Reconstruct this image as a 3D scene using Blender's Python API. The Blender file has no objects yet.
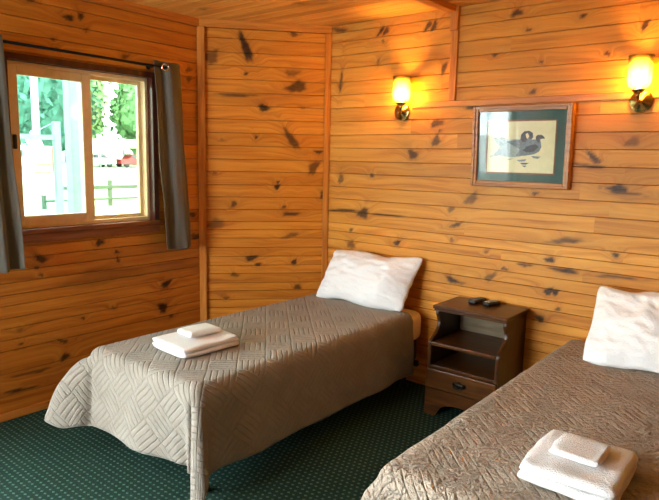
import bpy, bmesh, math, random
import numpy as np
from mathutils import Vector, Matrix, noise
random.seed(7)
PI = math.pi
S = bpy.context.scene
COL = S.collection

# ------------------------------------------------------------------ helpers
def link(o, parent=None):
    COL.objects.link(o)
    if parent is not None: o.parent = parent
    return o
def tag(o, label, cat, group=None, kind=None):
    o['label'] = label; o['category'] = cat
    if group: o['group'] = group
    if kind: o['kind'] = kind
    return o
def struct(o, label=None):
    o['kind'] = 'structure'
    if label: o['label'] = label
    return o
def empty(name, loc=(0, 0, 0), rz=0.0):
    o = bpy.data.objects.new(name, None); o.location = loc; o.rotation_euler = (0, 0, rz)
    o.empty_display_size = 0.05
    return link(o)
def dup(root, loc=None, rz=None):
    c = root.copy(); COL.objects.link(c)
    if loc is not None: c.location = loc
    if rz is not None: c.rotation_euler = (0, 0, rz)
    for ch in list(root.children):
        k = ch.copy(); COL.objects.link(k); k.parent = c
        for g in list(ch.children):
            q = g.copy(); COL.objects.link(q); q.parent = k
    return c
class MB:
    """collects shapes for ONE mesh object"""
    def __init__(self): self.bm = bmesh.new()
    def box(self, x0, x1, y0, y1, z0, z1, bevel=0.0, seg=2, mi=0):
        b = bmesh.new()
        vs = [b.verts.new((x, y, z)) for x in (x0, x1) for y in (y0, y1) for z in (z0, z1)]
        for f in ((0,1,3,2),(4,6,7,5),(0,4,5,1),(2,3,7,6),(0,2,6,4),(1,5,7,3)):
            b.faces.new([vs[i] for i in f])
        if bevel > 0:
            bmesh.ops.bevel(b, geom=list(b.edges), offset=bevel, segments=seg, affect='EDGES', profile=0.5)
        self.merge(b, mi); return self
    def merge(self, b, mi=0, mat=None):
        b.verts.index_update()
        m = [self.bm.verts.new((mat @ v.co) if mat is not None else v.co) for v in b.verts]
        for f in b.faces:
            try:
                nf = self.bm.faces.new([m[v.index] for v in f.verts]); nf.material_index = mi; nf.smooth = f.smooth
            except ValueError: pass
        b.free()
    def lathe(self, prof, seg=24, loc=(0,0,0), axis='Z', mi=0, smooth=True):
        b = bmesh.new(); rings = []
        for r, z in prof:
            ring = []
            for k in range(seg):
                a = 2*PI*k/seg; ring.append(b.verts.new((r*math.cos(a), r*math.sin(a), z)))
            rings.append(ring)
        for i in range(len(rings)-1):
            for k in range(seg):
                f = b.faces.new((rings[i][k], rings[i][(k+1)%seg], rings[i+1][(k+1)%seg], rings[i+1][k])); f.smooth = smooth
        for ring, rev in ((rings[0], True), (rings[-1], False)):
            if True:
                try:
                    f = b.faces.new(ring[::-1] if rev else ring)
                except ValueError: pass
        M = Matrix.Translation(loc)
        if axis == 'X': M = M @ Matrix.Rotation(PI/2, 4, 'Y')
        if axis == '-Y': M = M @ Matrix.Rotation(PI/2, 4, 'X')
        self.merge(b, mi, M); return self
    def tube(self, pts, r, seg=10, mi=0, closed=False):
        b = bmesh.new(); P = [Vector(p) for p in pts]; n = len(P); rings = []
        up = Vector((0, 0, 1)); prev = None
        for i in range(n):
            if closed: t = (P[(i+1) % n]-P[i-1])
            else: t = P[min(i+1, n-1)]-P[max(i-1, 0)]
            t.normalize()
            a = prev if prev is not None else (up if abs(t.z) < .9 else Vector((1, 0, 0)))
            a = (a - t*a.dot(t)).normalized(); prev = a; c = t.cross(a)
            rr = r[i] if isinstance(r, (list, tuple)) else r
            rings.append([b.verts.new(P[i]+a*rr*math.cos(2*PI*k/seg)+c*rr*math.sin(2*PI*k/seg)) for k in range(seg)])
        for i in range(n if closed else n-1):
            A = rings[i]; B = rings[(i+1) % n]
            for k in range(seg):
                f = b.faces.new((A[k], A[(k+1)%seg], B[(k+1)%seg], B[k])); f.smooth = True
        if not closed:
            b.faces.new(rings[0][::-1]); b.faces.new(rings[-1])
        self.merge(b, mi); return self
    def prism(self, pts, d0, d1, plane='YZ', bevel=0.0, mi=0):
        """polygon in a plane, extruded along the third axis from d0 to d1"""
        b = bmesh.new()
        def P(p, d):
            if plane == 'YZ': return (d, p[0], p[1])
            if plane == 'XZ': return (p[0], d, p[1])
            return (p[0], p[1], d)
        A = [b.verts.new(P(p, d0)) for p in pts]; B = [b.verts.new(P(p, d1)) for p in pts]
        b.faces.new(A); b.faces.new(B[::-1]); n = len(pts)
        for i in range(n): b.faces.new((A[i], B[i], B[(i+1)%n], A[(i+1)%n]))
        bmesh.ops.recalc_face_normals(b, faces=b.faces)
        if bevel: bmesh.ops.bevel(b, geom=[e for e in b.edges if e.calc_face_angle(0) > .6], offset=bevel, segments=2, affect='EDGES')
        self.merge(b, mi); return self
    def build(self, name, mats, parent=None, smooth=False, M=None):
        bmesh.ops.recalc_face_normals(self.bm, faces=self.bm.faces)
        me = bpy.data.meshes.new(name); self.bm.to_mesh(me); self.bm.free()
        if M is not None: me.transform(M)
        for m in (mats if isinstance(mats, (list, tuple)) else [mats]): me.materials.append(m)
        if smooth: me.polygons.foreach_set('use_smooth', [True]*len(me.polygons))
        return link(bpy.data.objects.new(name, me), parent)
def grid_obj(name, V, nu, nv, mat, parent=None, uv=None, smooth=True, skip=None):
    """V: (nu*nv,3) array, row-major in u; quads with optional uv per vertex"""
    F = []
    for i in range(nu-1):
        for j in range(nv-1):
            if skip is not None and skip(i, j): continue
            F.append((i*nv+j, (i+1)*nv+j, (i+1)*nv+j+1, i*nv+j+1))
    me = bpy.data.meshes.new(name); me.from_pydata([tuple(v) for v in V], [], F); me.update()
    if uv is not None:
        l = me.uv_layers.new(name='UVMap'); idx = np.empty(len(me.loops), dtype=np.int32); me.loops.foreach_get('vertex_index', idx)
        l.data.foreach_set('uv', np.asarray(uv, dtype=np.float32)[idx].ravel())
    me.materials.append(mat)
    if smooth: me.polygons.foreach_set('use_smooth', [True]*len(me.polygons))
    return link(bpy.data.objects.new(name, me), parent)

# ------------------------------------------------------------------ materials
class NT:
    def __init__(self, name):
        self.m = bpy.data.materials.new(name); self.m.use_nodes = True
        self.t = self.m.node_tree; self.n = self.t.nodes; self.n.clear()
        self.out = self.n.new('ShaderNodeOutputMaterial')
    def node(self, ty, **kw):
        x = self.n.new('ShaderNode'+ty)
        for k, v in kw.items(): setattr(x, k, v)
        return x
    def l(self, a, b): self.t.links.new(a, b)
    def setin(self, sock, v):
        if hasattr(v, 'is_linked') or isinstance(v, bpy.types.NodeSocket): self.l(v, sock)
        else: sock.default_value = v
    def math(self, op, a, b=None, c=None, clamp=False):
        x = self.node('Math', operation=op, use_clamp=clamp); self.setin(x.inputs[0], a)
        if b is not None: self.setin(x.inputs[1], b)
        if c is not None: self.setin(x.inputs[2], c)
        return x.outputs[0]
    def mix(self, f, a, b, bt='MIX'):
        x = self.node('Mix', data_type='RGBA', blend_type=bt)
        self.setin(x.inputs[0], f)
        for i, v in ((6, a), (7, b)):
            if isinstance(v, tuple): v = (*v[:3], 1)
            self.setin(x.inputs[i], v)
        return x.outputs[2]
    def comb(self, x, y, z):
        c = self.node('CombineXYZ')
        for i, v in enumerate((x, y, z)): self.setin(c.inputs[i], v)
        return c.outputs[0]
    def noise(self, vec, scale, detail=3, rough=.5, dist=0):
        x = self.node('TexNoise'); self.l(vec, x.inputs['Vector'])
        x.inputs['Scale'].default_value = scale; x.inputs['Detail'].default_value = detail
        x.inputs['Roughness'].default_value = rough; x.inputs['Distortion'].default_value = dist
        return x.outputs[0]
    def ramp(self, f, stops):
        x = self.node('ValToRGB'); e = x.color_ramp.elements
        while len(e) < len(stops): e.new(.5)
        for i, (p, c) in enumerate(stops): e[i].position = p; e[i].color = (*c, 1)
        self.l(f, x.inputs[0]); return x.outputs[0]
    def bump(self, h, strength, dist):
        x = self.node('Bump'); x.inputs['Strength'].default_value = strength; x.inputs['Distance'].default_value = dist
        self.l(h, x.inputs['Height']); return x.outputs[0]
    def pbsdf(self, color, rough=.5, metal=0.0, normal=None, spec=.5, **kw):
        x = self.node('BsdfPrincipled')
        if isinstance(color, tuple): color = (*color[:3], 1)
        self.setin(x.inputs['Base Color'], color); self.setin(x.inputs['Roughness'], rough)
        x.inputs['Metallic'].default_value = metal; x.inputs['Specular IOR Level'].default_value = spec
        if normal is not None: self.l(normal, x.inputs['Normal'])
        for k, v in kw.items(): self.setin(x.inputs[k.replace('_', ' ')], v)
        self.l(x.outputs[0], self.out.inputs[0]); return x
def simple(name, color, rough=.5, metal=0.0, spec=.5, vary=.12, scale=25, bump=0.0):
    t = NT(name); g = t.node('NewGeometry').outputs['Position'] if False else t.node('TexCoord').outputs['Object']
    n = t.noise(g, scale, 4)
    lo = tuple(c*(1-vary) for c in color); hi = tuple(min(1, c*(1+vary)) for c in color)
    c = t.ramp(n, [(.3, lo), (.7, hi)])
    nm = t.bump(n, .5, bump) if bump else None
    t.pbsdf(c, rough, metal, nm, spec); return t.m
def wood(name, light, mid, dark, rough=.35, axis='X', scale=1.0):
    """furniture wood: grain along one object axis"""
    t = NT(name); s = t.node('SeparateXYZ'); t.l(t.node('TexCoord').outputs['Object'], s.inputs[0])
    a = {'X': (0, 1, 2), 'Y': (1, 0, 2), 'Z': (2, 0, 1)}[axis]
    v = t.comb(t.math('MULTIPLY', s.outputs[a[0]], 2.0*scale), t.math('MULTIPLY', s.outputs[a[1]], 26.0*scale), t.math('MULTIPLY', s.outputs[a[2]], 26.0*scale))
    n = t.noise(v, 1.6, 5, .6, .6); c = t.ramp(n, [(.3, dark), (.5, mid), (.72, light)])
    t.pbsdf(c, rough, 0, t.bump(n, .15, .002), .3); return t.m
def pine(name, light, mid, dark, rough=.45):
    """varnished knotty pine boards; uv is metres along and up the wall, attributes tell boards and knots apart"""
    t = NT(name)
    uv = t.node('UVMap', uv_map='UVMap').outputs[0]; s = t.node('SeparateXYZ'); t.l(uv, s.inputs[0])
    bid = t.node('Attribute', attribute_name='bid').outputs['Fac']
    kn = t.node('Attribute', attribute_name='knot').outputs['Fac']
    kf = t.node('Attribute', attribute_name='swirl').outputs['Fac']
    wob = t.noise(t.comb(t.math('MULTIPLY', s.outputs[0], 1.3), t.math('MULTIPLY', bid, 61.0), 0.0), 1.0, 2)
    up = t.math('ADD', t.math('MULTIPLY', s.outputs[1], 34.0), t.math('MULTIPLY', kf, 2.6))
    up = t.math('ADD', up, t.math('MULTIPLY', wob, 3.0))
    v = t.comb(t.math('MULTIPLY', s.outputs[0], 1.4), up, t.math('MULTIPLY', bid, 47.0))
    g = t.noise(v, 1.0, 5, .62, .5)
    c = t.ramp(g, [(.28, dark), (.48, mid), (.70, light)])
    # per-board tone
    tone = t.ramp(t.math('FRACT', t.math('MULTIPLY', bid, 7.31)), [(0.0, (.80, .74, .68)), (.25, (.95, .93, .90)), (.8, (1.03, 1.04, 1.05)), (1.0, (1.10, 1.13, 1.18))])
    c = t.mix(1.0, c, tone, 'MULTIPLY')
    # broad stains
    st = t.noise(t.comb(t.math('MULTIPLY', s.outputs[0], 1.5), t.math('MULTIPLY', s.outputs[1], 7.0), t.math('MULTIPLY', bid, 19.0)), 1.0, 3)
    c = t.mix(t.math('MULTIPLY', t.math('SUBTRACT', st, .58, clamp=True), 2.4, clamp=True), c, (.30, .10, .02))
    c = t.mix(t.math('MULTIPLY', kf, .32), c, (.22, .075, .015))
    fine = t.noise(t.comb(t.math('MULTIPLY', s.outputs[0], 30.0), t.math('MULTIPLY', s.outputs[1], 60.0), 0.0), 1.0, 3)
    kk = t.math('MULTIPLY', kn, t.math('ADD', .72, t.math('MULTIPLY', fine, .45)), clamp=True)
    c = t.mix(kk, c, (.028, .010, .004))
    t.pbsdf(c, rough, 0, t.bump(g, .12, .002), .22)
    return t.m

SKY, SUN, BULB, EXPOSURE = 8.0, 0.6, 85.0, 2.68
KNOTS = {
'mid': [(0.325,2.255,0.08,0.028,-1.11,1),(0.085,2.184,0.048,0.034,0.05,0.7),(0.66,2.366,0.021,0.014,0.05,0.8),(0.649,2.1,0.043,0.021,-0.13,0.6),(0.686,2.004,0.057,0.035,0.04,0.85),(0.262,1.933,0.098,0.011,0.04,0.8),(0.449,1.85,0.028,0.024,0.03,1),(0.325,2.079,0.01,0.01,0.04,0.9),(0.654,1.631,0.064,0.026,-0.94,0.8),(0.396,1.646,0.011,0.011,0.03,1),(0.817,1.441,0.051,0.022,0.71,0.8),(0.85,1.55,0.022,0.014,0.02,0.9),(0.548,1.292,0.017,0.017,0.01,1),(0.555,1.328,0.011,0.011,0.01,1),(0.888,1.237,0.022,0.022,0.53,0.9),(0.239,1.166,0.022,0.016,0.53,0.8),(0.645,1.096,0.044,0.015,0.01,0.9),(0.601,1.147,0.015,0.01,0.01,0.8),(0.361,0.769,0.037,0.017,-0.01,0.9),(0.412,0.72,0.019,0.012,-0.01,0.9),(0.679,0.737,0.019,0.015,-0.01,1),(0.654,0.936,0.052,0.015,0.18,0.6),(0.242,0.646,0.022,0.015,-0.55,0.7),(0.178,0.471,0.015,0.011,-0.02,0.7),(0.707,0.547,0.023,0.019,0.88,0.8),(0.11,1.02,0.057,0.029,0.0,0.6),(0.811,1.405,0.022,0.015,0.02,0.6),(0.156,1.619,0.014,0.01,0.02,0.5),(0.106,1.386,0.014,0.009,0.02,0.7),(0.731,1.859,0.014,0.007,0.03,0.5)] ,
'back': [(-1.457,2.347,0.03,0.017,-0.13,0.9),(-1.089,2.284,0.013,0.01,-0.13,0.9),(-0.78,2.199,0.031,0.01,1.12,0.9),(-1.386,2.246,0.012,0.009,-0.11,0.9),(-0.948,2.077,0.013,0.01,-0.09,0.9),(-1.296,2.065,0.011,0.009,-0.08,0.9),(-1.576,2.126,0.019,0.007,-0.09,0.9),(-1.333,1.901,0.017,0.013,-0.05,0.9),(-1.909,2.077,0.016,0.03,-0.22,0.8),(-2.037,2.343,0.035,0.012,0.97,0.9),(-1.993,2.338,0.035,0.012,0.97,0.9),(-2.395,2.353,0.032,0.012,0.93,0.9),(-2.355,2.348,0.032,0.012,0.93,0.9),(-1.941,1.741,0.036,0.022,-0.02,0.8),(-1.942,1.628,0.033,0.021,0.65,0.85),(-1.917,1.691,0.009,0.008,-0.01,0.9),(-2.111,1.545,0.044,0.019,-0.52,0.9),(-0.79,1.622,0.037,0.016,0.58,0.6),(-0.972,1.535,0.038,0.015,-0.59,0.9),(-0.989,1.492,0.067,0.009,-0.07,0.8),(-0.837,1.374,0.045,0.018,-0.23,1),(-0.776,1.351,0.067,0.006,-0.04,0.8),(-1.678,1.273,0.052,0.019,0.55,0.7),(-1.812,1.202,0.021,0.013,0.07,0.7),(-1.28,1.327,0.012,0.009,0.05,0.9),(-1.771,1.103,0.035,0.01,0.24,0.9),(-1.084,1.071,0.081,0.014,0.07,0.8),(-0.817,1.022,0.016,0.014,0.12,1),(-1.165,0.952,0.021,0.015,0.12,1),(-1.303,0.905,0.036,0.01,0.13,0.9),(-1.082,0.902,0.071,0.01,-0.01,1),(-0.807,0.903,0.069,0.008,0.04,0.9),(-1.523,0.802,0.04,0.015,0.46,0.7),(-1.779,0.747,0.034,0.018,-0.19,1),(-1.715,0.737,0.034,0.007,-0.02,0.6),(-1.163,0.767,0.023,0.018,0.15,1),(-1.123,0.768,0.015,0.018,0.16,1),(-1.099,0.674,0.011,0.009,0.17,0.9),(-1.197,0.597,0.019,0.016,0.18,1),(-1.437,0.864,0.019,0.009,0.13,0.9),(-1.794,1.005,0.014,0.01,0.1,0.7),(-1.559,0.954,0.01,0.008,0.11,0.7),(-2.5,1.128,0.051,0.025,0.5,0.9),(-2.661,1.134,0.143,0.007,0.04,0.9),(-2.313,1.127,0.145,0.006,0.02,0.7),(-2.432,1.394,0.017,0.011,0.03,0.9),(-2.705,1.36,0.022,0.029,0.04,0.7),(-2.207,0.943,0.021,0.017,0.1,1),(-2.602,0.997,0.018,0.009,0.09,0.8),(-2.599,0.888,0.036,0.022,0.11,0.7),(-2.725,2.043,0.011,0.062,-0.06,0.8),(-2.376,2.287,0.012,0.01,-0.1,0.8),(-2.411,2.154,0.01,0.02,-0.08,0.6),(-2.744,2.398,0.054,0.014,-0.11,0.8),(-1.705,1.832,0.039,0.012,-0.04,0.8),(-1.169,1.741,0.011,0.008,-0.02,0.5),(-0.928,1.381,0.01,0.008,0.04,0.4),(-2.142,1.765,0.038,0.01,-0.02,0.6)] ,
'left': [(1.983,0.959,0.027,0.016,-0.09,1),(1.613,0.901,0.035,0.016,-0.29,0.9),(2.097,0.887,0.014,0.01,-0.11,0.9),(2.102,0.835,0.014,0.011,-1.06,0.9),(2.196,2.104,0.021,0.014,0.14,0.8),(1.843,2.268,0.024,0.017,0.18,1),(1.916,2.289,0.019,0.015,0.18,0.9),(1.744,2.136,0.012,0.008,0.16,0.8),(1.761,2.09,0.012,0.007,0.15,0.8),(1.631,2.321,0.017,0.01,0.2,0.8),(2.463,0.624,0.032,0.023,0.16,1),(2.434,0.462,0.034,0.028,0.3,1),(2.043,0.739,0.308,0.039,-0.02,0.35),(2.458,0.737,0.255,0.035,-0.02,0.3),(1.851,0.502,0.011,0.009,-0.19,0.9),(1.725,0.384,0.025,0.011,-0.22,0.9),(2.056,0.531,0.014,0.007,-0.18,0.7),(2.499,0.39,0.017,0.01,-0.19,0.8),(1.454,0.155,0.078,0.011,-0.07,0.9),(1.533,0.241,0.086,0.009,-0.05,0.8),(1.727,0.284,0.023,0.02,0.31,0.9),(1.475,0.423,0.011,0.008,-0.23,0.9),(1.582,0.855,0.014,0.008,-0.13,0.9),(1.608,0.805,0.012,0.009,-0.14,0.8),(2.685,2.083,0.026,0.013,0.12,0.7),(2.684,2.023,0.022,0.016,0.11,0.7),(2.694,1.092,0.027,0.018,-0.06,0.9),(2.724,0.933,0.036,0.022,-0.09,0.9),(1.944,2.218,0.013,0.008,0.17,0.6),(2.312,2.413,0.03,0.012,0.19,0.6),(2.578,2.459,0.033,0.013,0.19,0.5),(1.474,0.506,0.017,0.012,-0.21,0.5)] ,
}

XL, YB, H = -3.438, 3.46, 2.431          # window wall, headboard wall, ceiling
XR, YR = 2.6, -3.0                        # walls behind the viewpoint
CA = np.array([-3.438, 2.768]); CB = np.array([-2.82, 3.46])
CD = (CB-CA)/np.linalg.norm(CB-CA); CL = float(np.linalg.norm(CB-CA)); CN = np.array([CD[1], -CD[0]])
COURSES = [0, .137, .268, .399, .46, .526, .585, .655, .716, .783, .85, .918, .98, 1.04, 1.128, 1.217, 1.305, 1.40, 1.487,
           1.58, 1.672, 1.765, 1.86, 1.95, 2.04, 2.133, 2.221, 2.314, 2.378, 2.431]

# ------------------------------------------------------------------ materials
M = {}
M['pine_back'] = pine('pine_back', (.71, .325, .052), (.61, .24, .028), (.42, .13, .012))  # wall pines differ in tone: their unequal light is put into the colour
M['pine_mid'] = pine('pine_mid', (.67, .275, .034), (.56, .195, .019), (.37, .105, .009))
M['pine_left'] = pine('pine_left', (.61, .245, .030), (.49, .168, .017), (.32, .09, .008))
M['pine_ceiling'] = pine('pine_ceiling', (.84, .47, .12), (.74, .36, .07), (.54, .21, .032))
M['pine_low_bounce'] = pine('pine_darkened_unseen', (.36, .14, .03), (.30, .10, .02), (.2, .06, .01))  # boards of the unseen walls, darkened to cut bounced fill light
M['trim'] = wood('pine_trim', (.62, .25, .045), (.52, .18, .026), (.37, .105, .013), .36, 'Z')
M['trim_h'] = wood('pine_trim_horizontal', (.62, .25, .045), (.52, .18, .026), (.37, .105, .013), .36, 'X')
M['trim_y'] = wood('pine_trim_lengthwise', (.62, .25, .045), (.52, .18, .026), (.37, .105, .013), .36, 'Y')
M['casing'] = wood('dark_casing', (.10, .022, .010), (.07, .014, .007), (.04, .008, .004), .3, 'Z', .7)
M['sill'] = wood('sill_wood', (.30, .10, .03), (.22, .065, .018), (.15, .04, .011), .25, 'Y', .7)
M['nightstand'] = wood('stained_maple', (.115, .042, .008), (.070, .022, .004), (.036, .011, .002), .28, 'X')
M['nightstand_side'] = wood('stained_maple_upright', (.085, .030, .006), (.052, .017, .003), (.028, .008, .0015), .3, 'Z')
M['hollow'] = wood('pale_back_panel', (.17, .12, .065), (.135, .09, .045), (.10, .065, .03), .6, 'X')  # back panel, paler and greyer than the other nightstand boards
M['frame'] = wood('picture_moulding', (.52, .22, .05), (.40, .15, .03), (.24, .08, .015), .28, 'X')
M['vinyl'] = simple('cream_vinyl', (.78, .58, .33), .4, vary=.05)
M['vinyl_white'] = simple('white_vinyl', (.8, .78, .72), .4, vary=.04)
M['black_metal'] = simple('black_metal', (.012, .012, .013), .35, .6)
M['chrome'] = simple('chrome', (.75, .72, .68), .15, 1.0, vary=.05)
M['brass'] = simple('aged_brass', (.55, .36, .12), .22, 1.0)
M['dark_iron'] = simple('dark_handle', (.02, .017, .013), .4, .7)
M['dark_leg'] = simple('dark_steel_leg', (.018, .016, .015), .45, .5)
M['box_fabric'] = simple('dark_box_spring_cover', (.03, .024, .02), .9)
M['black_plastic'] = simple('black_plastic', (.012, .012, .013), .35)
M['grey_rubber'] = simple('grey_buttons', (.22, .20, .17), .6)
M['pale_rubber'] = simple('pale_buttons', (.55, .46, .30), .55)
M['mat_green'] = simple('green_mat_board', (.075, .13, .115), .8, vary=.06)
M['mat_liner'] = simple('rust_liner', (.30, .10, .045), .6)
M['paper'] = simple('cream_paper', (.86, .74, .48), .8, vary=.05)
M['ink_dark'] = simple('dark_ink', (.07, .08, .10), .8, scale=90, vary=.4)
M['ink_mid'] = simple('slate_ink', (.20, .23, .26), .8, scale=90, vary=.35)
M['ink_pale'] = simple('pale_blue_ink', (.42, .46, .45), .8, scale=90, vary=.3)
M['sheet'] = simple('peach_white_sheet', (.78, .62, .46), .85, vary=.03)

def fabric_white(name, col, fine, dist, wr=0.0):
    t = NT(name); v = t.node('TexCoord').outputs['Object']
    n = t.noise(v, fine, 3, .6); h = n
    if wr:
        w = t.noise(v, 5, 3, .5, .8); h = t.math('ADD', t.math('MULTIPLY', w, wr), t.math('MULTIPLY', n, .25))
    c = t.ramp(n, [(.2, tuple(x*.93 for x in col)), (.8, col)])
    t.pbsdf(c, .9, 0, t.bump(h, .8, dist), .2, Sheen_Weight=.15); return t.m
M['pillowcase'] = fabric_white('white_pillowcase', (.88, .86, .84), 120, .016, 1.0)
M['terry'] = fabric_white('white_terry', (.88, .86, .84), 210, .010)
M['curtain'] = fabric_white('taupe_blackout_cloth', (.145, .134, .112), 260, .001)

def quilt_mat(name, lo, hi, pucker, dist):
    t = NT(name); uv = t.node('UVMap', uv_map='UVMap').outputs[0]
    s = t.node('SeparateXYZ'); t.l(uv, s.inputs[0]); a, b = s.outputs[0], s.outputs[1]
    wv = t.noise(uv, 14, 2); wo = t.math('MULTIPLY', t.math('SUBTRACT', wv, .5), .012)
    k = .7071
    p = t.math('ADD', t.math('MULTIPLY', t.math('ADD', a, b), k), wo)
    q = t.math('ADD', t.math('MULTIPLY', t.math('SUBTRACT', a, b), k), wo)
    c = .135
    px = t.math('DIVIDE', p, c); qx = t.math('DIVIDE', q, c)
    par = t.math('MODULO', t.math('ABSOLUTE', t.math('ADD', t.math('FLOOR', px), t.math('FLOOR', qx))), 2.0)
    sel = t.node('Mix', data_type='FLOAT'); t.l(par, sel.inputs[0]); t.l(px, sel.inputs[2]); t.l(qx, sel.inputs[3])
    fr = t.math('FRACT', t.math('MULTIPLY', sel.outputs[0], 5.0))
    d = t.math('MULTIPLY', t.math('ABSOLUTE', t.math('SUBTRACT', fr, .5)), 2.0)      # 1 on a stitch line
    # cell border
    fx = t.math('MULTIPLY', t.math('ABSOLUTE', t.math('SUBTRACT', t.math('FRACT', px), .5)), 2.0)
    fq = t.math('MULTIPLY', t.math('ABSOLUTE', t.math('SUBTRACT', t.math('FRACT', qx), .5)), 2.0)
    edge = t.math('MAXIMUM', t.math('POWER', fx, 22), t.math('POWER', fq, 22))
    st = t.math('MAXIMUM', t.math('POWER', d, 5), edge)
    h = t.math('SUBTRACT', 1.0, st)
    pk = t.noise(uv, 58, 3, .6, .8); pk2 = t.noise(uv, 17, 3, .6, 1.0)
    h = t.math('ADD', h, t.math('ADD', t.math('MULTIPLY', pk, pucker), t.math('MULTIPLY', pk2, pucker*1.3)))
    fine = t.noise(uv, 600, 2)
    col = t.ramp(t.noise(uv, 8, 3), [(.3, lo), (.7, hi)])
    col = t.mix(t.math('MULTIPLY', fine, .15), col, (.5, .45, .38))
    t.pbsdf(col, .8, 0, t.bump(h, 1.0, dist), .25, Sheen_Weight=.1)
    return t.m
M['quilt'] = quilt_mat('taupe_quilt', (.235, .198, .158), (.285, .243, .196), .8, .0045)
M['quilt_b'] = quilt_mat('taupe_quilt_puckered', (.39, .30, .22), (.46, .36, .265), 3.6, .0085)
M['binding'] = simple('pale_binding', (.46, .42, .35), .8)

def carpet_mat():
    t = NT('green_carpet'); v = t.node('TexCoord').outputs['Object']; s = t.node('SeparateXYZ'); t.l(v, s.inputs[0])
    cx, cy = .030, .030
    jit = t.math('MULTIPLY', t.math('SUBTRACT', t.noise(v, 40, 2), .5), .006)
    u = t.math('DIVIDE', t.math('ADD', s.outputs[0], jit), cx); row = t.math('FLOOR', t.math('DIVIDE', s.outputs[1], cy))
    u = t.math('ADD', u, t.math('MULTIPLY', t.math('MODULO', t.math('ABSOLUTE', row), 2.0), .5))
    fu = t.math('ABSOLUTE', t.math('SUBTRACT', t.math('FRACT', u), .5))
    fv = t.math('ABSOLUTE', t.math('SUBTRACT', t.math('FRACT', t.math('DIVIDE', t.math('ADD', s.outputs[1], jit), cy)), .5))
    dd = t.math('ADD', fu, t.math('MULTIPLY', fv, 1.15))
    dot = t.math('SUBTRACT', 1.0, t.math('DIVIDE', t.math('SUBTRACT', dd, .16), .22), clamp=True)
    n = t.noise(v, 500, 2); big = t.noise(v, 2.0, 3)
    base = t.mix(n, (.006, .018, .013), (.013, .042, .030))
    col = t.mix(dot, base, (.085, .17, .12))
    col = t.mix(t.math('MULTIPLY', big, .35), col, (.022, .058, .042))
    t.pbsdf(col, .95, 0, t.bump(t.math('ADD', t.math('MULTIPLY', n, .6), dot), .6, .004), .15); return t.m
M['carpet'] = carpet_mat()

def glass_mat(name, tint, gloss=.6):
    t = NT(name); f = t.node('Fresnel'); f.inputs['IOR'].default_value = 1.5
    a = t.node('BsdfTransparent'); a.inputs['Color'].default_value = (*tint, 1)
    g = t.node('BsdfGlossy'); g.inputs['Roughness'].default_value = .02
    x = t.node('MixShader'); t.l(t.math('MULTIPLY', f.outputs[0], gloss), x.inputs[0]); t.l(a.outputs[0], x.inputs[1]); t.l(g.outputs[0], x.inputs[2])
    t.l(x.outputs[0], t.out.inputs[0]); return t.m
M['pane'] = glass_mat('dimmed_window_glass', (.46, .52, .44))  # glass darkened to hold back the bright yard
M['pane_tint'] = glass_mat('dimmed_tinted_glass', (.40, .50, .47))  # cyan-tinted pane, darkened as well to hold back the yard
M['pane_clear'] = glass_mat('clear_door_glass', (.98, .99, .98))
M['picture_glass'] = glass_mat('picture_glass', (.98, 1, .99), .5)
def shade_mat():
    t = NT('amber_shade_glass'); f = t.node('Fresnel'); f.inputs['IOR'].default_value = 1.45
    a = t.node('BsdfTransparent'); a.inputs['Color'].default_value = (1, .88, .5, 1)
    d = t.node('BsdfTranslucent'); d.inputs['Color'].default_value = (1, .80, .30, 1)
    g = t.node('BsdfGlossy'); g.inputs['Roughness'].default_value = .08
    x = t.node('MixShader'); x.inputs[0].default_value = .35; t.l(a.outputs[0], x.inputs[1]); t.l(d.outputs[0], x.inputs[2])
    y = t.node('MixShader'); t.l(f.outputs[0], y.inputs[0]); t.l(x.outputs[0], y.inputs[1]); t.l(g.outputs[0], y.inputs[2])
    t.l(y.outputs[0], t.out.inputs[0]); return t.m
M['shade'] = shade_mat()
def emit(name, col, s):
    t = NT(name); e = t.node('Emission'); e.inputs[0].default_value = (*col, 1); e.inputs[1].default_value = s
    t.l(e.outputs[0], t.out.inputs[0]); return t.m
M['bulb'] = emit('lit_bulb', (1.0, .56, .15), BULB)
M['leaf_dark'] = simple('dark_green_leaves', (.055, .14, .085), .7, scale=2, vary=.35)
M['leaf_mid'] = simple('green_leaves', (.09, .19, .07), .7, scale=2, vary=.35)
M['leaf_pale'] = simple('pale_leaves', (.16, .25, .10), .7, scale=2, vary=.3)
M['bark'] = simple('bark', (.10, .075, .05), .9)
M['lawn'] = simple('sunlit_dry_ground', (.20, .195, .15), .95, scale=.5, vary=.1)
M['grass'] = simple('grass_tuft', (.22, .28, .10), .9)
M['fence'] = simple('weathered_fence_wood', (.07, .085, .05), .9)
M['painted'] = simple('painted_post', (.17, .19, .165), .6)
M['sign_white'] = simple('white_sign_paint', (.36, .34, .28), .6, vary=.04)
M['sign_yellow'] = simple('yellow_sign_paint', (.60, .45, .12), .6)
M['sign_red'] = simple('red_sign_paint', (.45, .07, .05), .6)
M['roof_white'] = simple('pale_roof_metal', (.62, .62, .58), .6)
M['roof_under'] = simple('tan_gable', (.28, .24, .16), .8)
M['car_red'] = simple('red_car_paint', (.30, .025, .03), .3)
M['car_white'] = simple('white_car_paint', (.55, .55, .52), .3)
M['car_glass'] = simple('dark_car_glass', (.03, .04, .045), .1)
M['tyre'] = simple('tyre', (.02, .02, .02), .8)
M['utility'] = simple('pale_pole', (.42, .42, .38), .8)

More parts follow.
